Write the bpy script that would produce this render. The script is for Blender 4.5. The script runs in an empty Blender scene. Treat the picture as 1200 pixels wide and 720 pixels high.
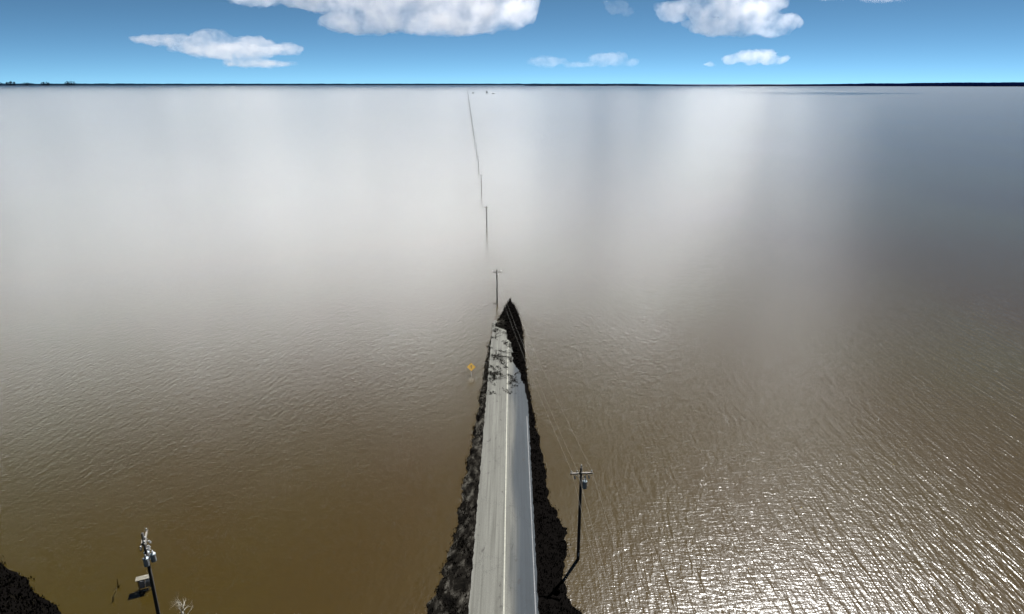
import bpy, bmesh, math, random
from mathutils import Vector, Matrix, noise
R = math.radians
rnd = random.Random(7)
sc = bpy.context.scene
COL = sc.collection

# ------------------------------------------------------------------ camera
CAM_H = 50.0
PITCH = math.atan(262 / 800)
cam_d = bpy.data.cameras.new('camera')
cam_d.lens = 24.0
cam_d.sensor_width = 36.0
cam_d.clip_start = 0.5
cam_d.clip_end = 200000
cam = bpy.data.objects.new('camera', cam_d)
cam.location = (0, 0, CAM_H)
cam.rotation_euler = (math.pi / 2 - PITCH, 0, 0)
COL.objects.link(cam)
sc.camera = cam

# ------------------------------------------------------------------ sky and sun
SUN_AZ, SUN_EL = R(28.5), R(54.5)          # azimuth clockwise from +Y
world = bpy.data.worlds.new('World')
sc.world = world
world.use_nodes = True
wn = world.node_tree.nodes
wl = world.node_tree.links
bg = wn['Background']
sky = wn.new('ShaderNodeTexSky')
sky.sky_type = 'NISHITA'
sky.sun_disc = False
sky.sun_elevation = SUN_EL
sky.sun_rotation = SUN_AZ
sky.altitude = 50
sky.air_density = 0.145
sky.dust_density = 0.0
sky.ozone_density = 4.0
tint = wn.new('ShaderNodeMix')
tint.data_type = 'RGBA'
tint.blend_type = 'MULTIPLY'
tint.inputs[0].default_value = 1.0
tint.inputs[7].default_value = (.55, .73, .60, 1)
wl.new(sky.outputs[0], tint.inputs[6])
wl.new(tint.outputs[2], bg.inputs[0])
bg.inputs[1].default_value = 0.05

sun_d = bpy.data.lights.new('sun', 'SUN')
sun_d.energy = 5.0
sun_d.angle = R(0.5)
sun_d.color = (1.0, 0.985, 0.96)
sun = bpy.data.objects.new('sun', sun_d)
sd = Vector((math.sin(SUN_AZ) * math.cos(SUN_EL), math.cos(SUN_AZ) * math.cos(SUN_EL), math.sin(SUN_EL)))
sun.rotation_euler = sd.to_track_quat('Z', 'Y').to_euler()
sun.location = (60, 120, 120)
COL.objects.link(sun)

sc.view_settings.view_transform = 'Standard'
sc.view_settings.look = 'None'
sc.view_settings.exposure = 2.2
sc.view_settings.gamma = 1.0
sc.render.engine = 'CYCLES'
cy = sc.cycles
cy.max_bounces = 16
cy.volume_bounces = 16
cy.transparent_max_bounces = 8
cy.sample_clamp_indirect = 6.0
cy.use_denoising = True


# ------------------------------------------------------------------ helpers
def mat(name, col=(.5, .5, .5), rough=.8, metal=0.0, spec=.5):
    m = bpy.data.materials.new(name)
    m.use_nodes = True
    b = m.node_tree.nodes['Principled BSDF']
    b.inputs['Base Color'].default_value = (*col, 1)
    b.inputs['Roughness'].default_value = rough
    b.inputs['Metallic'].default_value = metal
    b.inputs['Specular IOR Level'].default_value = spec
    return m


class G:
    """thin wrapper to chain shader nodes"""
    def __init__(s, m):
        s.t = m.node_tree
        s.b = s.t.nodes.get('Principled BSDF')

    def n(s, kind, **kw):
        nd = s.t.nodes.new(kind)
        for k, v in kw.items():
            if hasattr(nd, k) and not k.startswith('i_'):
                setattr(nd, k, v)
        return nd

    def l(s, a, b):
        s.t.links.new(a, b)

    def val(s, sock, v):
        if hasattr(v, 'is_output') or hasattr(v, 'links'):
            s.l(v, sock)
        else:
            sock.default_value = v

    def math(s, op, a, b=0.0, c=None, clamp=False):
        nd = s.t.nodes.new('ShaderNodeMath')
        nd.operation = op
        nd.use_clamp = clamp
        s.val(nd.inputs[0], a)
        s.val(nd.inputs[1], b)
        if c is not None:
            s.val(nd.inputs[2], c)
        return nd.outputs[0]

    def coords(s, scale=(1, 1, 1), rot=(0, 0, 0), loc=(0, 0, 0)):
        tc = s.t.nodes.new('ShaderNodeTexCoord')
        mp = s.t.nodes.new('ShaderNodeMapping')
        s.l(tc.outputs['Object'], mp.inputs[0])
        mp.inputs['Scale'].default_value = scale
        mp.inputs['Rotation'].default_value = rot
        mp.inputs['Location'].default_value = loc
        return mp.outputs[0]

    def noise(s, vec, scale, detail=4, rough=.5, dist=0.0):
        nd = s.t.nodes.new('ShaderNodeTexNoise')
        s.l(vec, nd.inputs['Vector'])
        nd.inputs['Scale'].default_value = scale
        nd.inputs['Detail'].default_value = detail
        nd.inputs['Roughness'].default_value = rough
        nd.inputs['Distortion'].default_value = dist
        return nd.outputs[0]

    def ramp(s, fac, stops):
        nd = s.t.nodes.new('ShaderNodeValToRGB')
        s.l(fac, nd.inputs[0])
        e = nd.color_ramp.elements
        while len(e) < len(stops):
            e.new(.5)
        for q, (p, c) in zip(e, stops):
            q.position = p
            q.color = (*c, 1) if len(c) == 3 else c
        return nd.outputs[0]

    def range(s, v, a, b, c=0.0, d=1.0, smooth=True):
        nd = s.t.nodes.new('ShaderNodeMapRange')
        nd.interpolation_type = 'SMOOTHSTEP' if smooth else 'LINEAR'
        s.l(v, nd.inputs[0])
        for k, x in zip((1, 2, 3, 4), (a, b, c, d)):
            nd.inputs[k].default_value = x
        return nd.outputs[0]

    def mix(s, fac, a, b):
        nd = s.t.nodes.new('ShaderNodeMix')
        nd.data_type = 'RGBA'
        s.val(nd.inputs[0], fac)
        for sock, v in ((nd.inputs[6], a), (nd.inputs[7], b)):
            if hasattr(v, 'links'):
                s.l(v, sock)
            else:
                sock.default_value = (*v, 1)
        return nd.outputs[2]

    def bump(s, h, strength, dist, prev=None, fw=None):
        nd = s.t.nodes.new('ShaderNodeBump')
        s.l(h, nd.inputs['Height'])
        nd.inputs['Strength'].default_value = strength
        nd.inputs['Distance'].default_value = dist
        if fw is not None and 'Filter Width' in nd.inputs:
            nd.inputs['Filter Width'].default_value = fw
        if prev is not None:
            s.l(prev, nd.inputs['Normal'])
        return nd.outputs[0]


def tag(o, label=None, cat=None, group=None, kind=None):
    for k, v in (('label', label), ('category', cat), ('group', group), ('kind', kind)):
        if v:
            o[k] = v
    return o


def link(name, me, m=None, parent=None, smooth=False):
    o = bpy.data.objects.new(name, me)
    COL.objects.link(o)
    if m is not None and not me.materials:
        me.materials.append(m)
    if parent is not None:
        o.parent = parent
    if smooth:
        me.polygons.foreach_set('use_smooth', [True] * len(me.polygons))
    return o


def empty(name, loc, rz=0.0):
    o = bpy.data.objects.new(name, None)
    o.empty_display_size = .3
    o.location = loc
    o.rotation_euler = (0, 0, rz)
    COL.objects.link(o)
    return o


class MB:
    """collects shapes, then builds ONE mesh"""
    def __init__(s):
        s.v, s.f = [], []

    def add(s, vs, fs):
        k = len(s.v)
        s.v += [tuple(v) for v in vs]
        s.f += [tuple(i + k for i in f) for f in fs]
        return s

    def box(s, c, d, rot=None):
        x, y, z = d[0] / 2, d[1] / 2, d[2] / 2
        vs = [Vector((a * x, b * y, e * z)) for e in (-1, 1) for b in (-1, 1) for a in (-1, 1)]
        if rot is not None:
            vs = [rot @ v for v in vs]
        return s.add([v + Vector(c) for v in vs],
                     [(0, 2, 3, 1), (4, 5, 7, 6), (0, 1, 5, 4), (2, 6, 7, 3), (0, 4, 6, 2), (1, 3, 7, 5)])

    def tube(s, pts, rads, n=8):
        pts = [Vector(p) for p in pts]
        vs, fs = [], []
        for i, p in enumerate(pts):
            t = (pts[min(i + 1, len(pts) - 1)] - pts[max(i - 1, 0)]).normalized()
            a = t.orthogonal().normalized() if abs(t.z) < .9 else (Vector((1, 0, 0)) - t * t.x).normalized()
            b = t.cross(a)
            r = rads[i] if isinstance(rads, (list, tuple)) else rads
            for k in range(n):
                q = 2 * math.pi * k / n
                vs.append(p + a * math.cos(q) * r + b * math.sin(q) * r)
        for i in range(len(pts) - 1):
            for k in range(n):
                fs.append((i * n + k, i * n + (k + 1) % n, (i + 1) * n + (k + 1) % n, (i + 1) * n + k))
        fs.append(tuple(reversed(range(n))))
        fs.append(tuple(range((len(pts) - 1) * n, len(pts) * n)))
        return s.add(vs, fs)

    def lathe(s, c, prof, n=12):
        """prof: (radius, z) from bottom to top"""
        return s.tube([Vector(c) + Vector((0, 0, z)) for r, z in prof], [r for r, z in prof], n)

    def mesh(s, name):
        me = bpy.data.meshes.new(name)
        me.from_pydata(s.v, [], s.f)
        me.update()
        return me

    def build(s, name, m, parent=None, smooth=False):
        return link(name, s.mesh(name), m, parent, smooth)


def copy_tree(o, parent=None):
    c = o.copy()
    COL.objects.link(c)
    c.parent = parent
    for ch in o.children:
        copy_tree(ch, c)
    return c


# ------------------------------------------------------------------ materials
def water_material():
    m = mat('flood_water_material', (.13, .085, .035), .18)
    g = G(m)
    b = g.b
    b.inputs['IOR'].default_value = 1.333
    v0 = g.coords()
    sep = g.n('ShaderNodeSeparateXYZ')
    g.l(v0, sep.inputs[0])
    X, Y = sep.outputs[0], sep.outputs[1]
    # silt: broad drifts of browner and greener mud
    drift = g.noise(g.coords((1, .5, 1)), .012, 4, .55, .4)
    col = g.ramp(drift, [(.3, (.0140, .0076, .0014)), (.5, (.0142, .0091, .0014)), (.7, (.0138, .0106, .0016))])
    fine = g.noise(v0, .6, 3, .6)
    col = g.mix(g.range(fine, .3, .7), col, g.mix(.25, col, (.011, .007, .002)))
    g.l(col, b.inputs['Base Color'])
    # wind: the open side (right of the road) carries long-crested chop, the lee side only ripples
    open_side = g.range(g.math('DIVIDE', X, g.math('MULTIPLY_ADD', g.math('ABSOLUTE', Y), .22, 8.0)), 0.0, 1.0)
    gust = g.range(g.noise(g.coords((1, .6, 1)), .02, 3, .5), .35, .65, .55, 1.0)
    ang = R(-14)
    wv = g.coords((1, 1, 1), (0, 0, ang))
    # long crested: stretch across the travel direction
    c1 = g.coords((.80, .13, 1), (0, 0, ang))
    c2 = g.coords((1.9, .42, 1), (0, 0, ang + R(9)))
    c3 = g.coords((1.8, 3.4, 1), (0, 0, R(10)))
    n1 = g.noise(c1, 1.0, 2, .5, .35)
    n2 = g.noise(c2, 1.0, 2, .5, .3)
    n3 = g.noise(c3, 1.0, 3, .6, .2)
    # sharpen crests
    def ridge(n):
        a = g.math('ABSOLUTE', g.math('MULTIPLY_ADD', n, 2.0, -1.0))
        return g.math('SUBTRACT', 1.0, g.math('POWER', a, .8))
    chop = g.math('MULTIPLY_ADD', ridge(n1), 1.0, g.math('MULTIPLY', ridge(n2), .32))
    chop = g.math('MULTIPLY', chop, g.math('MULTIPLY', open_side, gust))
    n4 = g.noise(g.coords((.7, 2.2, 1), (0, 0, R(-8))), 1.0, 2, .5, .4)
    cross = g.math('MULTIPLY', n4, open_side)
    rip = g.math('MULTIPLY', n3, .55)
    rip2 = g.noise(g.coords((4, 6, 1), (0, 0, R(30))), 1.0, 2, .6)
    lee = g.math('MULTIPLY_ADD', rip2, .22, rip)
    B1 = g.bump(chop, 1.0, .075, None)
    B1 = g.bump(cross, 1.0, .032, B1)
    B2 = g.bump(lee, 1.0, .045, B1)
    mid = g.noise(g.coords((1.3, .55, 1), (0, 0, R(-20))), 1.0, 3, .55, .3)
    B2 = g.bump(mid, 1.0, .04, B2)
    g.l(B2, b.inputs['Normal'])
    rough = g.math('MULTIPLY_ADD', drift, .03, .20)
    b.inputs['Specular IOR Level'].default_value = .5
    g.l(g.math('MULTIPLY_ADD', open_side, -.15, .5), b.inputs['Specular IOR Level'])
    g.l(rough, b.inputs['Roughness'])
    return m


def asphalt_material():
    m = mat('asphalt', (.2, .2, .19), .92, spec=.15)
    g = G(m)
    v0 = g.coords()
    sep = g.n('ShaderNodeSeparateXYZ')
    g.l(v0, sep.inputs[0])
    X = sep.outputs[0]
    streak = g.noise(g.coords((3.0, .05, 1)), 1.0, 5, .6)
    base = g.ramp(streak, [(.28, (.030,.0295,.025)), (.5, (.050,.050,.044)), (.72, (.066,.066,.058))])
    # right lane: darker blue-grey; left lane: lighter, warmer grey
    lane = g.range(g.math('MULTIPLY_ADD', g.noise(g.coords((.8, .06, 1)), 1.0, 3), 2.2, X), .3, 2.1)
    blue = g.ramp(streak, [(.3, (.0095,.0125,.0155)), (.7, (.0145,.0185,.0225))])
    col = g.mix(lane, base, blue)
    dirt = g.noise(g.coords((1, .35, 1)), 1.4, 6, .65, .5)
    col = g.mix(g.range(dirt, .60, .74), col, (.010,.009,.008))
    grain = g.noise(v0, 9, 3, .7)
    col = g.mix(g.range(grain, .3, .8, 0, .35), col, (.02,.019,.017))
    # tarred cracks
    vo = g.n('ShaderNodeTexVoronoi', feature='DISTANCE_TO_EDGE')
    wob = g.n('ShaderNodeVectorMath', operation='MULTIPLY_ADD')
    nzc = g.n('ShaderNodeTexNoise')
    g.l(g.coords((1.2, .7, 1)), nzc.inputs['Vector'])
    g.l(nzc.outputs['Color'], wob.inputs[0])
    wob.inputs[1].default_value = (.5, .5, 0)
    g.l(g.coords((.38, .16, 1)), wob.inputs[2])
    g.l(wob.outputs[0], vo.inputs['Vector'])
    vo.inputs['Scale'].default_value = 1.0
    col = g.mix(g.range(vo.outputs['Distance'], .0, .012, .45, 0), col, (.006, .006, .006))
    g.l(col, g.b.inputs['Base Color'])
    g.l(g.bump(grain, .5, .02), g.b.inputs['Normal'])
    return m


def bank_material():
    m = mat('wet_black_bank', (.02, .018, .014), .85, spec=.2)
    g = G(m)
    v0 = g.coords()
    n = g.noise(g.coords((1, .5, 1)), .9, 6, .65, .3)
    col = g.ramp(n, [(.35, (.0015, .0014, .0013)), (.48, (.004, .0036, .003)), (.56, (.014, .013, .011)), (.68, (.04, .038, .032))])
    sep = g.n('ShaderNodeSeparateXYZ')
    g.l(v0, sep.inputs[0])
    # grey dry gravel only on the left verge
    left = g.math('MULTIPLY', g.range(sep.outputs[0], -1.0, -4.0), g.range(sep.outputs[0], -18.0, -12.0))
    col = g.mix(left, (.0016, .0014, .0013), col)
    g.l(col, g.b.inputs['Base Color'])
    g.l(g.bump(g.noise(v0, 5, 5, .7), .9, .15), g.b.inputs['Normal'])
    return m


def noisy(name, c1, c2, scale=4, rough=.8, metal=0.0, stretch=(1, 1, 1), bump=.3):
    m = mat(name, c1, rough, metal)
    g = G(m)
    n = g.noise(g.coords(stretch), scale, 5, .6)
    g.l(g.ramp(n, [(.3, c1), (.7, c2)]), g.b.inputs['Base Color'])
    if bump:
        g.l(g.bump(n, bump, .02), g.b.inputs['Normal'])
    return m


M_water = water_material()
M_asphalt = asphalt_material()
M_bank = bank_material()
M_grass = noisy('burnt_grass', (.0014, .0014, .0012), (.005, .0042, .003), .8, .9, bump=0)
M_drygrass = noisy('dry_grass', (.012, .011, .009), (.035, .032, .026), .8, .9, bump=0)
M_pole = noisy('creosoted_wood', (.004, .003, .0025), (.01, .008, .006), 3, .85, stretch=(6, 6, .4))
M_arm = noisy('weathered_wood', (.04, .036, .03), (.08, .073, .062), 3, .8, stretch=(.6, 6, 6))
M_porcelain = noisy('grey_porcelain', (.22, .225, .23), (.34, .345, .35), 8, .25, bump=0)
M_can = noisy('transformer_grey', (.10, .125, .14), (.15, .18, .20), 3, .4)
M_steel = noisy('galvanised_steel', (.12, .13, .14), (.2, .21, .22), 6, .45, .6)
M_wire = mat('weathered_conductor', (.05, .048, .04), .8)
M_yellow = noisy('sign_yellow', (.30, .17, .008), (.38, .22, .012), 5, .5)
M_black = mat('sign_black', (.012, .012, .012), .6)
M_paint = noisy('worn_centre_paint', (.052,.052,.038), (.085,.085,.064), 2.5, .7)
M_white = noisy('worn_white_paint', (.009,.011,.013), (.016,.018,.021), 2.0, .7, stretch=(1, .3, 1))
M_bleached = noisy('bleached_wood', (.14, .135, .115), (.22, .21, .185), 5, .8)
M_reed = noisy('dry_reed', (.05, .042, .016), (.085, .07, .03), 5, .8)
M_bark = noisy('wet_bark', (.003, .0025, .002), (.008, .0065, .005), 5, .9)
M_cabinet = noisy('cabinet_grey', (.12, .115, .12), (.18, .175, .18), 3, .5)
M_roof = noisy('tan_sheet_roof', (.035, .031, .021), (.05, .045, .032), 3, .6)
M_leaf = noisy('haze_blue_leaves', (.001, .003, .005), (.002, .005, .007), .5, .8, bump=0)  # blue of the distance haze is put into the leaf colour
M_hill = noisy('haze_blue_land', (.0003, .0010, .0060), (.0005, .0014, .0075), .0015, 1.0, bump=0)  # navy base colour stands in for air haze over far land
M_treeline = noisy('haze_blue_trees', (.002, .006, .012), (.003, .008, .014), .004, 1.0, bump=0)  # far haze painted as a blue cast, no haze volume in between


for _m in (M_grass, M_drygrass, M_bank, M_hill, M_treeline, M_leaf, M_bark):
    _m.node_tree.nodes['Principled BSDF'].inputs['Specular IOR Level'].default_value = 0.0


def fbm(x, y, z=0.0, oct=4):
    return noise.fractal(Vector((x, y, z)), 1.0, 2.0, oct)


# ------------------------------------------------------------------ flood water
def build_water():
    vs, fs = [], []
    rings = [0, 30, 60, 100, 160, 260, 420, 700, 1200, 2200, 4200, 8000, 15000, 30000, 60000]
    n = 96
    vs.append((0, 0, 0))
    for r in rings[1:]:
        for k in range(n):
            a = 2 * math.pi * k / n
            vs.append((r * math.sin(a), r * math.cos(a), 0))
    for k in range(n):
        fs.append((0, 1 + (k + 1) % n, 1 + k))
    for i in range(len(rings) - 2):
        a, b = 1 + i * n, 1 + (i + 1) * n
        for k in range(n):
            fs.append((a + k, a + (k + 1) % n, b + (k + 1) % n, b + k))
    o = MB().add(vs, fs).build('flood_water', M_water)
    tag(o, 'muddy brown flood water covering the land to the horizon', None, None, 'structure')


build_water()

# ------------------------------------------------------------------ causeway: bank, road, paint
SHORE_L = [(-160, -15), (0, -13), (30, -11.5), (45, -10.2), (54.8, -8.9), (57.8, -7.9), (62.9, -7.2), (67.3, -6.7), (74.2, -6.5),
           (83.8, -6.2), (98.7, -5.5), (116.6, -5.2), (136.3, -4.3), (142.9, -3.2), (150, -2.0), (156, -.95), (158.5, -.55)]
SHORE_R = [(-160, 13), (0, 10.5), (30, 8.8), (45, 7.8), (54.8, 6.8), (57.2, 5.9), (60.4, 5.45), (63.9, 6.1), (68.1, 6.4), (71.9, 5.4),
           (73.6, 4.75), (83.8, 4.4), (96.9, 3.5), (110.9, 2.75), (130.3, 2.35), (139.6, 2.3), (146.5, 1.6), (152, .7), (156, -.1), (158.5, -.45)]


def interp(tab, y):
    if y <= tab[0][0]:
        return tab[0][1]
    for (a, p), (b, q) in zip(tab, tab[1:]):
        if y <= b:
            return p + (q - p) * (y - a) / (b - a)
    return tab[-1][1]


ROAD_L, ROAD_R, ROAD_C = -4.25, 2.6, -.8
ROAD_Z = [(-200, .95), (60, .85), (100, .6), (125, .30), (138, .10), (142, -.02), (150, -.3)]


def sstep(a, b, x):
    t = min(1, max(0, (x - a) / (b - a)))
    return t * t * (3 - 2 * t)


def mound(x, y):
    """wrack and mud that has crept over the road near the water's tip"""
    edge = 2.3 - sstep(104, 123, y) * 2.3 - sstep(124, 138, y) * 1.6 - sstep(136, 142, y) * 5
    edge += .55 * fbm(x * .6, y * .35, 3.1)
    return sstep(edge - .15, edge + .5, x) * sstep(100, 112, y)


def bank_z(x, y):
    zr = max(interp(ROAD_Z, y), .12 if y < 150 else .1)
    L, Rr = interp(SHORE_L, y), interp(SHORE_R, y)
    jl = .28 * fbm(1.7, y * .45) + .12 * fbm(9.7, y * 1.6)
    jr = .28 * fbm(5.3, y * .45) + .12 * fbm(3.7, y * 1.6)
    tip = sstep(158, 150, y)
    L += jl * (.35 + .65 * tip)
    Rr += jr * (.35 + .65 * tip)
    el, er = min(ROAD_L, -9), max(ROAD_R, 9)
    el = max(ROAD_L, L * .82 + .0) if y > 120 else ROAD_L
    er = min(ROAD_R, Rr * .82) if y > 105 else ROAD_R
    top = zr - .07
    if y > 140:
        top = .34 * sstep(160, 150, y)
    if x < el:
        t = (el - x) / max(.05, el - L)
    elif x > er:
        t = (x - er) / max(.05, Rr - er)
    else:
        t = 0.0
    if y > 158.6:
        t = max(t, 1 + (y - 158.6) * .5)
    z = top * (1 - min(t, 1) ** 1.25) if t <= 1 else -(t - 1) * min(3, 1.2)
    if t > 0 or y > 141:
        a = .16 * min(1, t * 2.5) if y <= 141 else .16
        z += a * fbm(x * .9, y * .7, 7) * (1 if t < 1 else .2)
    if t < 1:
        z += mound(x, y) * (.36 + .2 * fbm(x * 1.4, y * 1.1, 2.2)) * (1 - t)
    return max(z, -2.2)


def build_causeway():
    ys = []
    y = -160.0
    while y < 163:
        ys.append(y)
        y += 8 if y < 20 else (1.0 if y < 48 else .35)
    xs = [-18 + .3 * i for i in range(114)]
    vs = [(x, y, bank_z(x, y)) for y in ys for x in xs]
    n = len(xs)
    fs = [(j * n + i, j * n + i + 1, (j + 1) * n + i + 1, (j + 1) * n + i) for j in range(len(ys) - 1) for i in range(n - 1)]
    o = MB().add(vs, fs).build('embankment', M_bank, smooth=True)
    tag(o, 'narrow black earth embankment carrying the road into the flood', None, None, 'structure')

    # pavement slab: cambered strip with thickness, ragged broken edges
    vs, fs = [], []
    cross = [0, .06, .25, .5, .75, .94, 1]
    ry = [-160 + 6 * i for i in range(34)]
    y = ry[-1] + .5
    while y < 143:
        ry.append(y)
        y += .5
    for y in ry:
        zr = interp(ROAD_Z, y)
        a = ROAD_L + .10 * fbm(2.2, y * .9) + .06 * fbm(8.2, y * 3)
        b = (ROAD_R if y < 100 else min(ROAD_R, interp(SHORE_R, y) - .75)) + .10 * fbm(6.2, y * .9) + .06 * fbm(4.2, y * 3)
        row = [(a + (b - a) * c, y, zr + .07 * (1 - (2 * c - 1) ** 2)) for c in cross]
        vs += [(a, y, zr - .25)] + row + [(b, y, zr - .25)]
    k = len(cross) + 2
    for j in range(len(ry) - 1):
        for i in range(k - 1):
            fs.append((j * k + i, j * k + i + 1, (j + 1) * k + i + 1, (j + 1) * k + i))
    fs.append(tuple((len(ry) - 1) * k + i for i in range(k)))
    road = MB().add(vs, fs).build('road', M_asphalt)
    tag(road, 'cracked two-lane asphalt road ending in the flood water', None, None, 'structure')

    def stripe(name, xc, w, y0, y1, m, label):
        vs, fs = [], []
        y, j = y0, 0
        while y <= y1:
            zr = interp(ROAD_Z, y)
            ww = w * (1 + .25 * fbm(xc, y * 2.0)) / 2
            for x in (xc - ww, xc + ww):
                c = (x - ROAD_L) / (ROAD_R - ROAD_L)
                vs.append((x, y, zr + .07 * (1 - (2 * c - 1) ** 2) + .006))
            if j:
                fs.append((2 * j - 2, 2 * j - 1, 2 * j + 1, 2 * j))
            y += .5
            j += 1
        o = MB().add(vs, fs).build(name, m, road)
        return o
    stripe('centre_line', ROAD_C, .15, 10, 130, M_paint, '')
    stripe('edge_line', ROAD_R - .28, .10, 10, 96, M_white, '')
    return road


road = build_causeway()


def blades(name, pts, m, h0, h1, w, per, spread, label, lean=.5):
    vs, fs = [], []
    for (x, y, z) in pts:
        for k in range(per):
            a = rnd.uniform(0, 2 * math.pi)
            bx, by = x + rnd.gauss(0, spread), y + rnd.gauss(0, spread)
            h = rnd.uniform(h0, h1)
            l = rnd.uniform(.1, lean) * h
            dx, dy = math.cos(a), math.sin(a)
            px, py = -dy * w / 2, dx * w / 2
            i = len(vs)
            vs += [(bx - px, by - py, z - .03), (bx + px, by + py, z - .03),
                   (bx + dx * l * .4 + px * .8, by + dy * l * .4 + py * .8, z + h * .6), (bx + dx * l * .4 - px * .8, by + dy * l * .4 - py * .8, z + h * .6),
                   (bx + dx * l, by + dy * l, z + h)]
            fs += [(i, i + 1, i + 2, i + 3), (i + 3, i + 2, i + 4)]
    o = MB().add(vs, fs).build(name, m)
    return tag(o, label, None, None, 'stuff')


def scatter_bank():
    dark, dry = [], []
    for _ in range(30000):
        y = rnd.uniform(42, 159) if rnd.random() < .9 else rnd.uniform(-40, 42)
        x = rnd.uniform(-13, 10)
        z = bank_z(x, y)
        on_road = ROAD_L - .05 < x < ROAD_R + .05 and y < 141
        if z < .0 or (on_road and mound(x, y) < .6):
            continue
        n = fbm(x * .5, y * .3, 11)
        if x < -4 and y < 95 and n > .02 and z > .25:
            if rnd.random() < .25:
                dry.append((x, y, z))
            continue
        if rnd.random() < .8:
            dark.append((x, y, z))
    blades('bank_grass', dark, M_grass, .05, .20, .10, 5, .18, 'black drowned grass matted along both banks of the road')
    blades('dry_verge_grass', dry, M_drygrass, .04, .14, .06, 4, .14, 'grey dry grass stubble on the left verge of the road')


scatter_bank()


def twig(mb, p, d, length, r, depth, rg):
    pts, rs = [Vector(p)], [r]
    dirv = Vector(d).normalized()
    n = 4
    for i in range(n):
        dirv = (dirv + Vector((rg.gauss(0, .22), rg.gauss(0, .22), rg.gauss(0, .16)))).normalized()
        pts.append(pts[-1] + dirv * length / n)
        rs.append(r * (1 - .75 * (i + 1) / n))
    mb.tube(pts, rs, 5)
    if depth:
        for i in range(1, n + 1):
            for _ in range(rg.choice((1, 1, 2))):
                dd = (dirv + Vector((rg.gauss(0, .8), rg.gauss(0, .8), rg.gauss(0, .5)))).normalized()
                twig(mb, pts[i], dd, length * rg.uniform(.35, .6), rs[i] * .65, depth - 1, rg)


# drift branches washed onto the asphalt near the tip
def drift():
    rg = random.Random(3)
    spots = [(-2.6, 124, -.9, 4.2), (-3.4, 119, 1.2, 3.4), (-1.6, 128, .5, 3.6), (-3.5, 109.5, .9, 2.6), (-.2, 118, 1.4, 3.0),
             (.5, 112, 1.2, 3.2), (-3.3, 131, 1.3, 3.0), (-1.9, 121, -.4, 2.2)]
    where = ['lying diagonally across the left lane near the water', 'longest along the left road edge below the flooded tip',
             'beside the centre line at the flooded end', 'nearest the camera on the left road edge',
             'against the mud just right of the centre line', 'over the right lane at the near end of the mud',
             'at the wet left corner where the road submerges', 'small and crooked in the middle of the left lane']
    for (x, y, a, ln), w in zip(spots, where):
        z = interp(ROAD_Z, y) + .15
        mb = MB()
        twig(mb, (0, 0, 0), (math.cos(a), math.sin(a), .03), ln, .12, 2, rg)
        mb.v = [(p[0], p[1], abs(p[2]) * .45) for p in mb.v]
        o = mb.build('driftwood_branch', M_bark)
        o.location = (x, y, z)
        tag(o, 'dark drift branch ' + w, 'branch', 'drift branches washed onto the road')
    # fine wrack (too small to count)
    pts = []
    for _ in range(2600):
        y = rg.uniform(104, 141)
        x = rg.uniform(ROAD_L + .1, 2.2)
        wr = fbm(x * .7 + y * .25, y * .22, 5.5)
        edge = abs(x - (ROAD_L + .5)) < .7 or abs(x - (.2 - (y - 112) * .05)) < 1.0
        if wr > (.1 if edge else .28):
            pts.append((x, y, interp(ROAD_Z, y) + .06))
    blades('flood_wrack', pts, M_grass, .05, .14, .10, 5, .2, 'dark wrack of reeds and mud strewn over the flooded end of the road', 4.0)
    o = MB()
    twig(o, (0, 0, 0), (1, .1, .1), 1.5, .14, 1, rg)
    b = o.build('drift_log', M_bark)
    b.location = (-4.5, 155.0, .0)
    tag(b, 'short dark log floating at the foot of the pole off the road tip', 'log')


drift()

# ------------------------------------------------------------------ utility poles
TOP0 = 11.5


def insulator(mb, c):
    mb.lathe(c, [(.015, 0), (.02, .08), (.075, .10), (.055, .15), (.085, .17), (.05, .23), (.06, .25), (.02, .30)], 8)


def pole_parts(root, top, r0, r1, arm_len, detail=True, gear=False, tagp=False, radial=10):
    MB().tube([(0, 0, -3), (0, 0, top * .5), (0, 0, top)], [r0, (r0 + r1) / 2, r1], radial).build('pole_shaft', M_pole, root, True)
    za = top - .55
    arm = MB().box((0, -r1 - .06, za), (arm_len, .13, .15)).build('crossarm', M_arm, root)
    xs = [-arm_len / 2 + .12, -arm_len / 2 + .75, arm_len / 2 - .12]
    if detail:
        br = MB()
        for s in (-1, 1):
            br.tube([(s * arm_len * .3, -r1 - .05, za - .05), (0, -r1 - .02, za - .7)], .022, 5)
        br.build('brace', M_steel, root)
    for x in xs:
        mb = MB()
        insulator(mb, (x, -r1 - .06, za + .07))
        mb.build('insulator', M_porcelain, root, True)
    return za, xs, r1


def transformer(root, x, y, z, s=1.0):
    t = MB().lathe((x, y, z), [(.05, -.02), (.24 * s, 0), (.25 * s, .06), (.25 * s, .78 * s), (.27 * s, .80 * s), (.27 * s, .84 * s), (.12 * s, .93 * s)], 14).build('transformer', M_can, root, True)
    for q in (-.1, .1):
        mb = MB()
        insulator(mb, (x + q, y, z + .86 * s))
        mb.build('bushing', M_porcelain, t, True)
    MB().box((x * .5, y * .5, z + .5), (abs(x) + .05, .06, .08)).build('bracket', M_steel, t)


def cutout(root, x, y, z):
    mb = MB()
    mb.tube([(x, y, z), (x + .03, y - .14, z - .32)], .055, 6)
    mb.tube([(x + .03, y - .08, z + .02), (x + .10, y - .22, z - .28)], .03, 6)
    mb.build('fuse_cutout', M_porcelain, root)


LINE_DX = -.0675
line_rot = math.atan2(-LINE_DX, 1)
pole_xy = [(7.3 + LINE_DX * 0 , 63.1)]
y = 63.1
for k in range(1, 62):
    y += 89.5
    pole_xy.append((-3.5 - .0637 * (y - 154.6), y))
pole_xy[1] = (-3.55, 154.6)

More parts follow.
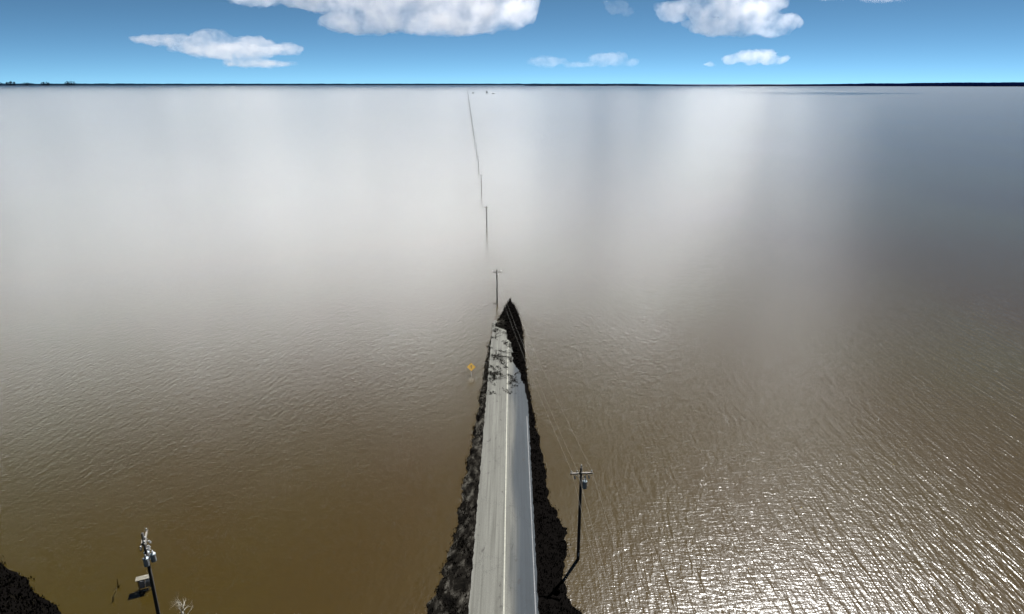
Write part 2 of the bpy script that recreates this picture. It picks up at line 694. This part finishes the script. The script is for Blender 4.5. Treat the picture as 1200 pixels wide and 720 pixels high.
# first pole: beside the road, full hardware
p0 = empty('utility_pole', (7.3, 63.1, 0), line_rot)
tag(p0, 'dark wooden utility pole standing in brown water just right of the road', 'utility pole', 'poles of the power line crossing the flood')
pole_parts(p0, TOP0, .19, .13, 2.4)
for x in (-.75, .35, .75):
    cutout(p0, x, -.28, TOP0 - .75)
transformer(p0, .42, -.05, TOP0 - 2.45)
MB().lathe((.0, -.0, TOP0), [(.05, 0), (.05, .18), (.09, .2), (.06, .3), (.02, .38)], 8).build('insulator', M_porcelain, p0, True)
MB().box((.0, -.21, .75), (.12, .03, .42)).build('pole_tag', M_porcelain, p0)
MB().tube([(.14, -.14, .2), (.12, -.1, TOP0 - 2.3)], .02, 5).build('ground_wire', M_steel, p0)

# the rest of the line
proto = empty('utility_pole', (pole_xy[1][0], pole_xy[1][1], 0), line_rot)
pole_parts(proto, 8.6, .17, .13, 2.2, True, radial=8)
ORD = ['', '', 'second', 'third', 'fourth', 'fifth', 'sixth', 'seventh', 'eighth', 'ninth', 'tenth', 'eleventh', 'twelfth']
tag(proto, 'dark pole standing in the water just left of the road tip', 'utility pole', 'poles of the power line crossing the flood')
for k in range(2, len(pole_xy)):
    c = copy_tree(proto)
    c.location = (pole_xy[k][0], pole_xy[k][1], 0)
    c.rotation_euler.z = line_rot + rnd.uniform(-.05, .05)
    c.rotation_euler.x = rnd.uniform(-.015, .015)
    c['label'] = ('flooded power pole, %s beyond the tip of the road' % ORD[k]) if k < len(ORD) else 'tiny far pole among those that merge into one line toward the horizon'
# one pole behind the camera so that the near wires have an end
back = copy_tree(p0)
back.location = (13.3, -26, 0)
back['label'] = 'wooden utility pole behind the viewpoint, next one along the line'


def wire(a, b, sag, r, label, group):
    a, b = Vector(a), Vector(b)
    pts = []
    n = 14
    for i in range(n + 1):
        t = i / n
        p = a.lerp(b, t)
        p.z -= 4 * sag * t * (1 - t)
        pts.append(p)
    o = MB().tube(pts, r, 4).build('power_wire', M_wire)
    return tag(o, label, 'wire', group)


def arm_pt(k, x, top):
    px, py = ((13.3, -26) if k < 0 else pole_xy[k])
    c, s = math.cos(line_rot), math.sin(line_rot)
    return (px + c * x + s * .2, py + s * x - c * .2, top - .18)


sides = ['left', 'middle', 'right']
for i, (xa, xb) in enumerate(((-1.08, -.98), (-.45, -.35), (1.08, .98))):
    wire(arm_pt(-1, xa, TOP0), arm_pt(0, xa, TOP0), 1.3, .0065, 'thin %s wire running from the roadside pole toward the camera' % sides[i], 'power wires')
    wire(arm_pt(0, xa, TOP0), arm_pt(1, xb, 8.6), 1.2, .006, 'thin %s wire from the roadside pole across the road to the tip pole' % sides[i], 'power wires')
    for k in range(1, 8):
        wire(arm_pt(k, xb, 8.6), arm_pt(k + 1, xb, 8.6), 1.2, .006,
             'thin %s wire over open water, span %s beyond the road tip' % (sides[i], ['', 'first', 'second', 'third', 'fourth', 'fifth', 'sixth', 'seventh'][k]), 'power wires')

# left pole with transformer bank
pl = empty('utility_pole', (-33.3, 52.1, 0), R(112))
tag(pl, 'dark wooden pole with a cluster of grey transformers at lower left', 'utility pole')
za, xs, r1 = pole_parts(pl, 11.5, .19, .13, 2.2)
MB().box((0, .2, 10.4), (2.0, .13, .15)).build('crossarm', M_arm, pl)
for x in (-.85, .85):
    mb = MB()
    insulator(mb, (x, .2, 10.47))
    mb.build('insulator', M_porcelain, pl, True)
for x in (-.7, -.3, .45):
    cutout(pl, x, -.25, 10.3)
for (x, yy) in ((.46, .05), (-.46, .05), (.0, -.48)):
    transformer(pl, x if x else .001, yy, 8.35, .95)
MB().tube([(.15, -.12, .2), (.13, -.1, 8.3)], .022, 5).build('ground_wire', M_steel, pl)

# ------------------------------------------------------------------ yellow warning sign
sg = empty('warning_sign', (-7.3, 112.6, 0), R(8))
sg.rotation_euler = (R(-40), R(4), R(8))
tag(sg, 'yellow diamond road sign on a post, half drowned left of the road', 'road sign')
MB().box((0, 0, .1), (.07, .05, 3.6)).build('post', M_steel, sg)
h = .78
mb = MB()
vs = []
for yy in (-.06, -.045):
    vs += [(0, yy, 1.75 - h), (h, yy, 1.75), (0, yy, 1.75 + h), (-h, yy, 1.75)]
mb.add(vs, [(0, 1, 2, 3), (7, 6, 5, 4), (0, 4, 5, 1), (1, 5, 6, 2), (2, 6, 7, 3), (3, 7, 4, 0)])
face = mb.build('sign_face', M_yellow, sg)
# a short black arrow-like mark, as far as the photograph shows one
mk = MB().box((0, -.0645, 1.68), (.13, .006, .42))
mk.add([(-.2, -.0675, 1.86), (.2, -.0675, 1.86), (0, -.0675, 2.15), (-.2, -.0615, 1.86), (.2, -.0615, 1.86), (0, -.0615, 2.15)], [(0, 1, 2), (5, 4, 3), (0, 3, 4, 1), (1, 4, 5, 2), (2, 5, 3, 0)])
mk.build('sign_mark', M_black, face)

# ------------------------------------------------------------------ cabinet, reeds, bleached shrub at lower left
cb = empty('pump_cabinet', (-38.1, 58.4, 0), R(24))
tag(cb, 'small grey cabinet under a sloping tan roof in the water by the left pole', 'cabinet')
for sx in (-.55, .55):
    for sy in (-.3, .3):
        MB().box((sx, sy, .1), (.07, .07, 2.6)).build('leg', M_pole, cb)
MB().box((-.24, 0, .72), (.46, .5, .75)).build('box', M_cabinet, cb)
b2 = MB().box((.28, .02, .66), (.44, .46, .62)).build('box', M_cabinet, cb)
MB().box((.28, -.222, .66), (.34, .02, .5)).build('door', M_steel, b2)
MB().box((0, 0, 1.43), (1.5, .95, .05), Matrix.Rotation(R(-9), 3, 'X')).build('roof', M_roof, cb)


def reed(loc, stems, label):
    mb = MB()
    for (x, y, lx, ly, h, r) in stems:
        mb.tube([(x, y, -.4), (x + lx * .4, y + ly * .4, h * .55), (x + lx, y + ly, h)], [r, r * .8, r * .35], 5)
    o = mb.build('reed_clump', M_reed)
    o.location = loc
    tag(o, label, 'reed')
    return o


reed((-40.6, 56.4, 0), [(0, 0, .45, .5, 1.1, .05), (.1, .1, .2, .5, .8, .04)], 'bent yellow reed stalk leaning out of the water left of the pole')
rd = reed((-41.1, 58.6, 0), [(0, 0, -.05, .2, 1.0, .05), (0, 0, .28, .1, .35, .05), (.02, 0, -.25, .05, .3, .04)], 'dark forked twig poking from the water near the small cabinet')
rd.data.materials.clear()
rd.data.materials.append(M_bark)
rg = random.Random(11)
mb = MB()
for a in (.2, 1.9, 3.6):
    twig(mb, (math.cos(a) * .08, math.sin(a) * .08, -.2), (math.cos(a) * .25, math.sin(a) * .25, 1), 2.3, .06, 2, rg)
o = mb.build('dead_shrub', M_bleached)
o.location = (-31.9, 53.9, 0)
tag(o, 'bleached bare shrub rising from the water right of the transformer pole', 'shrub')


# ------------------------------------------------------------------ dark levee in the lower left corner
def levee():
    d = Vector((12.7, -8.3)).normalized()
    nrm = Vector((-d.y, d.x)) * -1            # away from the open water
    o0 = Vector((-50.5, 59.0))
    vs, fs = [], []
    us = [-60 + .35 * i for i in range(258)]
    ws = [-3 + .35 * i for i in range(63)]
    for u in us:
        wob = .9 * fbm(u * .12, 4.0) + .3 * fbm(u * .5, 8.0)
        endf = sstep(-60, -50, u) * sstep(29, 20, u)
        for w in ws:
            p = o0 + d * u + nrm * w
            t = w + wob
            z = 1.9 * sstep(0, 6, t) * sstep(20, 13, w) * endf + .35 * fbm(p.x * .5, p.y * .5, 2) * sstep(0, 2.5, t)
            z -= .5 * sstep(.4, -3, t) + (1 - endf) * .8 + .6 * sstep(15, 18, w)
            vs.append((p.x, p.y, z))
    n = len(ws)
    fs = [(j * n + i, (j + 1) * n + i, (j + 1) * n + i + 1, j * n + i + 1) for j in range(len(us) - 1) for i in range(n - 1)]
    ob = MB().add(vs, fs).build('levee', M_bank, smooth=True)
    tag(ob, 'dark overgrown levee rising from the water in the lower left corner', None, None, 'structure')
    pts = [v for v in vs if v[2] > .02]
    rg2 = random.Random(5)
    pts = [v for v in pts if rg2.random() < .45]
    blades('levee_brush', pts, M_grass, .1, .4, .14, 6, .3, 'black brush covering the levee in the lower left corner')


levee()


# ------------------------------------------------------------------ far land and specks near the horizon
def px_dir(x, dist):
    """ground point at horizontal angle of a photo column"""
    a = math.atan((x - 600) / 800 * math.cos(PITCH))
    return a


def ridge_strip(name, az0, az1, dist, hfun, m, label, step=.12, depth=900):
    vs, fs = [], []
    n = int((az1 - az0) / step)
    for i in range(n + 1):
        a = az0 + (az1 - az0) * i / n
        hh = max(hfun(a), .5)
        for dd, z in ((0, -4), (60, hh * .45), (depth * .35, hh), (depth, hh * .8), (depth * 1.6, -4)):
            r = dist + dd + 250 * fbm(a * .3, 2.0)
            vs.append((r * math.sin(R(a)), r * math.cos(R(a)), z))
    for i in range(n):
        for k in range(4):
            fs.append((i * 5 + k, (i + 1) * 5 + k, (i + 1) * 5 + k + 1, i * 5 + k + 1))
    o = MB().add(vs, fs).build(name, m)
    tag(o, label, None, None, 'structure')


# elevation unit: one photo pixel is about 0.00113 rad
P = .00113
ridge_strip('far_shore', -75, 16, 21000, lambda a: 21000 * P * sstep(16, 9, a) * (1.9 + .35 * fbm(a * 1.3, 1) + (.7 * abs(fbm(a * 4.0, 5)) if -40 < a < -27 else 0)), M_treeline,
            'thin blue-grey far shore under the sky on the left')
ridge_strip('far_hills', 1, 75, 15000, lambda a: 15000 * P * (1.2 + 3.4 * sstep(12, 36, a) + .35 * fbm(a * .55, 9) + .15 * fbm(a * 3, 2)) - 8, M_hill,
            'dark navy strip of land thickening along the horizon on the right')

# low trees on the far left shore
TREES_AZ = [-36.6, -35.7, -34.9, -34.0, -33.0, -31.6]


def far_tree(az, dist, hgt, wid, label, seed, base=0.0, name='far_tree', group='trees on the far left shore'):
    rg2 = random.Random(seed)
    root = empty(name, (dist * math.sin(R(az)), dist * math.cos(R(az)), base), -R(az))
    MB().tube([(0, 0, -1), (0, 0, hgt * .5)], [hgt * .05, hgt * .03], 6).build('trunk', M_bark, root)
    mb = MB()
    for _ in range(90):
        while True:
            q = Vector((rg2.uniform(-1, 1), rg2.uniform(-1, 1), rg2.uniform(-1, 1)))
            if q.length < 1 and rg2.random() < .4 + .6 * q.length:
                break
        c = Vector((q.x * wid / 2, q.y * wid / 2, hgt * .55 + q.z * hgt * .45))
        s = hgt * rg2.uniform(.06, .13)
        r3 = Matrix.Rotation(rg2.uniform(0, 6.28), 3, Vector((rg2.gauss(0, 1), rg2.gauss(0, 1), rg2.gauss(0, 1))).normalized())
        mb.add([c + r3 @ Vector(v) * s for v in ((1, 0, 0), (-1, 0, 0), (0, 1, 0), (0, -1, 0), (0, 0, 1), (0, 0, -1))],
               [(0, 2, 4), (2, 1, 4), (1, 3, 4), (3, 0, 4), (2, 0, 5), (1, 2, 5), (3, 1, 5), (0, 3, 5)])
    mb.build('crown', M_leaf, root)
    tag(root, label, 'tree', group)
    return root


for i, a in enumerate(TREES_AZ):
    far_tree(a, 20950, 75 + 14 * ((i * 37) % 3), 210 + 40 * (i % 2), 'low haze-tinted tree clump on the far left shore, %s from the left edge' % ['first', 'second', 'third', 'fourth', 'fifth', 'sixth'][i], 40 + i)

# drowned grove and pump sheds at 3.7 km
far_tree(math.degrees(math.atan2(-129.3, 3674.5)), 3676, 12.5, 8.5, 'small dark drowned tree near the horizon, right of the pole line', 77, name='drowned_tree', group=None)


def shed(loc, w, hgt, label, m=M_cabinet):
    s = empty('flooded_shed', loc)
    tag(s, label, 'shed', 'far flooded sheds')
    MB().box((0, 0, hgt * .35), (w, w * .7, hgt * .7)).build('wall', M_pole, s)
    a, b, z0, z1 = w * .56, w * .42, hgt * .7, hgt
    MB().add([(-a, -b, z0), (a, -b, z0), (a, b, z0), (-a, b, z0), (-a, 0, z1), (a, 0, z1)],
             [(0, 1, 5, 4), (2, 3, 4, 5), (1, 2, 5), (3, 0, 4), (3, 2, 1, 0)]).build('roof', M_can, s)
    MB().box((0, -w * .36, hgt * .25), (w * .3, .2, hgt * .5)).build('door', M_black, s)


shed((-207, 3800, 0), 10, 7.5, 'tiny grey shed standing in the flood beside the far pole line')
shed((-97, 3690, 0), 15, 5.0, 'tiny low shed in the flood right of the far drowned tree')

# ------------------------------------------------------------------ clouds (real volumes far off)
def cloud_material(name, density, g_=.6, col=(1, 1, 1), grain=0):
    m = bpy.data.materials.new(name)
    m.use_nodes = True
    t = m.node_tree
    for nd in list(t.nodes):
        t.nodes.remove(nd)
    out = t.nodes.new('ShaderNodeOutputMaterial')
    v = t.nodes.new('ShaderNodeVolumePrincipled')
    v.inputs['Color'].default_value = (*col, 1)
    v.inputs['Density'].default_value = density
    v.inputs['Anisotropy'].default_value = g_
    t.links.new(v.outputs[0], out.inputs['Volume'])
    if grain:
        g = G(m)
        tc = g.n('ShaderNodeTexCoord')
        nz = g.noise(tc.outputs['Object'], 1 / grain, 5, .62, .3)
        g.l(g.range(nz, .33, .72, 0.0, density), v.inputs['Density'])
    else:
        m.cycles.homogeneous_volume = True
    return m


M_cloud = cloud_material('cumulus', .0013, .5, (.54, .53, .54), 420)
M_wisp = cloud_material('thin_cumulus', .0005, .5, (.54, .53, .54), 420)
cp, sp = math.cos(PITCH), math.sin(PITCH)
CL_TEX = bpy.data.textures.new('cloud_relief', 'CLOUDS')
CL_TEX.noise_depth = 5


def sky_pt(px, py, depth):
    u, v = (px - 600) / 800 * depth, (360 - py) / 800 * depth
    return Vector((u, depth * cp + v * sp, CAM_H - depth * sp + v * cp))


def ball(mb, c, r, flat=.0):
    n, k = 10, 7
    vs, fs = [], []
    for j in range(k + 1):
        th = math.pi * j / k
        for i in range(n):
            ph = 2 * math.pi * i / n
            vs.append((c[0] + r[0] * math.sin(th) * math.cos(ph), c[1] + r[1] * math.sin(th) * math.sin(ph), c[2] + r[2] * math.cos(th)))
    for j in range(k):
        for i in range(n):
            fs.append((j * n + i, (j + 1) * n + i, (j + 1) * n + (i + 1) % n, j * n + (i + 1) % n))
    mb.add(vs, fs)


def cloud(name_label, puffs, dist, m, seed, base_py=None):
    """puffs: (px, py, radius in px across, radius in px up) of lumps; depth comes from the lump's own size"""
    rg2 = random.Random(seed)
    s = dist / 800
    mb = MB()
    cx = sum(p[0] for p in puffs) / len(puffs)
    cyy = sum(p[1] for p in puffs) / len(puffs)
    org = sky_pt(cx, cyy, dist)
    for (px, py, rx, ry) in puffs:
        c = sky_pt(px, py, dist) - org
        ball(mb, c, (rx * s, rx * s * .8, ry * s))
        for _ in range(7):
            a = rg2.uniform(0, 6.28)
            e = rg2.uniform(0, 1.0)
            q = c + Vector((math.cos(a) * rx * s * .8, math.sin(a) * rx * s * .6, e * ry * s * .75 - .1 * ry * s))
            k = rg2.uniform(.25, .5)
            ball(mb, q, (rx * s * k, rx * s * k * .8, ry * s * k))
    o = mb.build('cloud', m)
    o.location = org
    md = o.modifiers.new('weld', 'REMESH')
    md.mode = 'VOXEL'
    size = max(o.dimensions.x if o.dimensions.x else 1000, max(abs(v[0]) for v in mb.v) * 2)
    md.voxel_size = max(size / 110, 12)
    for (amp, sc_) in ((.9, 10.0), (.4, 3.5)):
        tx = bpy.data.textures.new('cloud_relief', 'CLOUDS')
        tx.noise_scale = s * sc_
        tx.noise_depth = 3
        dm = o.modifiers.new('relief', 'DISPLACE')
        dm.texture = tx
        dm.texture_coords = 'GLOBAL'
        dm.strength = s * sc_ * amp
        dm.mid_level = .5
    tag(o, name_label, 'cloud', 'fair weather clouds')
    return o


cloud('largest white cloud, long and flat-based, cut by the top of the picture',
      [(300, -6, 42, 13), (370, -14, 60, 26), (440, -12, 62, 44), (500, -6, 60, 42), (560, -2, 62, 40), (603, 8, 30, 26), (430, 26, 60, 14), (520, 28, 70, 14)], 13000, M_cloud, 1)
cloud('ragged white cloud low on the left with two rounded humps',
      [(185, 47, 32, 6), (245, 50, 26, 15), (297, 55, 24, 12), (270, 60, 60, 9), (335, 58, 22, 7), (300, 75, 40, 4)], 17000, M_cloud, 2)
cloud('dense white cloud at the top right with a rounded summit',
      [(790, 14, 22, 12), (840, 10, 38, 24), (870, 18, 40, 24), (905, 30, 28, 14), (850, 32, 46, 10)], 13000, M_cloud, 3)
cloud('small rounded white cloud just above the right horizon',
      [(880, 67, 26, 8), (905, 71, 18, 5), (860, 70, 16, 5), (832, 76, 9, 2)], 19000, M_cloud, 4)
cloud('faint low wisp of cloud over the middle of the horizon',
      [(640, 73, 20, 6), (680, 76, 20, 3), (710, 70, 24, 8), (735, 74, 12, 4)], 19000, M_wisp, 5)
cloud('faint small puff at the top between the two large clouds', [(724, 8, 15, 9), (735, 13, 10, 5)], 15000, M_wisp, 6)
cloud('faint sliver of cloud cut by the top edge at the right', [(1035, -3, 34, 5), (980, -4, 30, 3)], 14000, M_wisp, 8)


# broken deck of small cumulus overhead: it starts above the picture, thickest to the left,
# and is what the water mirrors
def cloud_deck():
    rg2 = random.Random(31)
    mb = MB()
    spots = []
    bands = [(-25, 9.0, 330, 20), (-2, 8, 22, 18), (16.0, 5.0, 24, 22), (54, 7, 6, 30), (-58, 9, 14, 30)]   # centre and spread of azimuth, count, highest elevation
    for a0, a1, n, top in bands:
        got = 0
        for _ in range(n * 30):
            if got >= n:
                break
            az = rg2.gauss(a0, a1)
            tn = rg2.uniform(1 / math.tan(R(top)), 1 / math.tan(R(6.9)))
            alt = rg2.uniform(1900, 2300)
            d = alt * tn
            p = Vector((d * math.sin(R(az)), d * math.cos(R(az)), alt))
            rx = rg2.uniform(260, 620)
            if any((p - q).length < (rx + r) * .55 for q, r in spots):
                continue
            spots.append((p, rx))
            got += 1
    for p, rx in spots:
        h = rx * rg2.uniform(.35, .5)
        ball(mb, p, (rx * .8, rx * .7, h * .6))
        for _ in range(9):
            q = rg2.uniform(0, 6.28)
            k = rg2.uniform(.28, .5)
            f = rg2.uniform(.4, .9)
            ball(mb, p + Vector((math.cos(q) * rx * f, math.sin(q) * rx * f * .8, rg2.uniform(-.2, .7) * h)), (rx * k, rx * k, h * k * 1.2))
    o = mb.build('cloud_deck', cloud_material('deck_cumulus', DECK_D, DECK_G, (.975, .99, 1.0)))
    md = o.modifiers.new('weld', 'REMESH')
    md.mode = 'VOXEL'
    md.voxel_size = 55
    tx = bpy.data.textures.new('cloud_relief', 'CLOUDS')
    tx.noise_scale = 240
    tx.noise_depth = 3
    dm = o.modifiers.new('relief', 'DISPLACE')
    dm.texture = tx
    dm.texture_coords = 'GLOBAL'
    dm.strength = 170
    tag(o, 'broken deck of small white clouds above the picture, mirrored in the water', None, None, 'stuff')


DECK_D, DECK_G = .004, .7
cloud_deck()
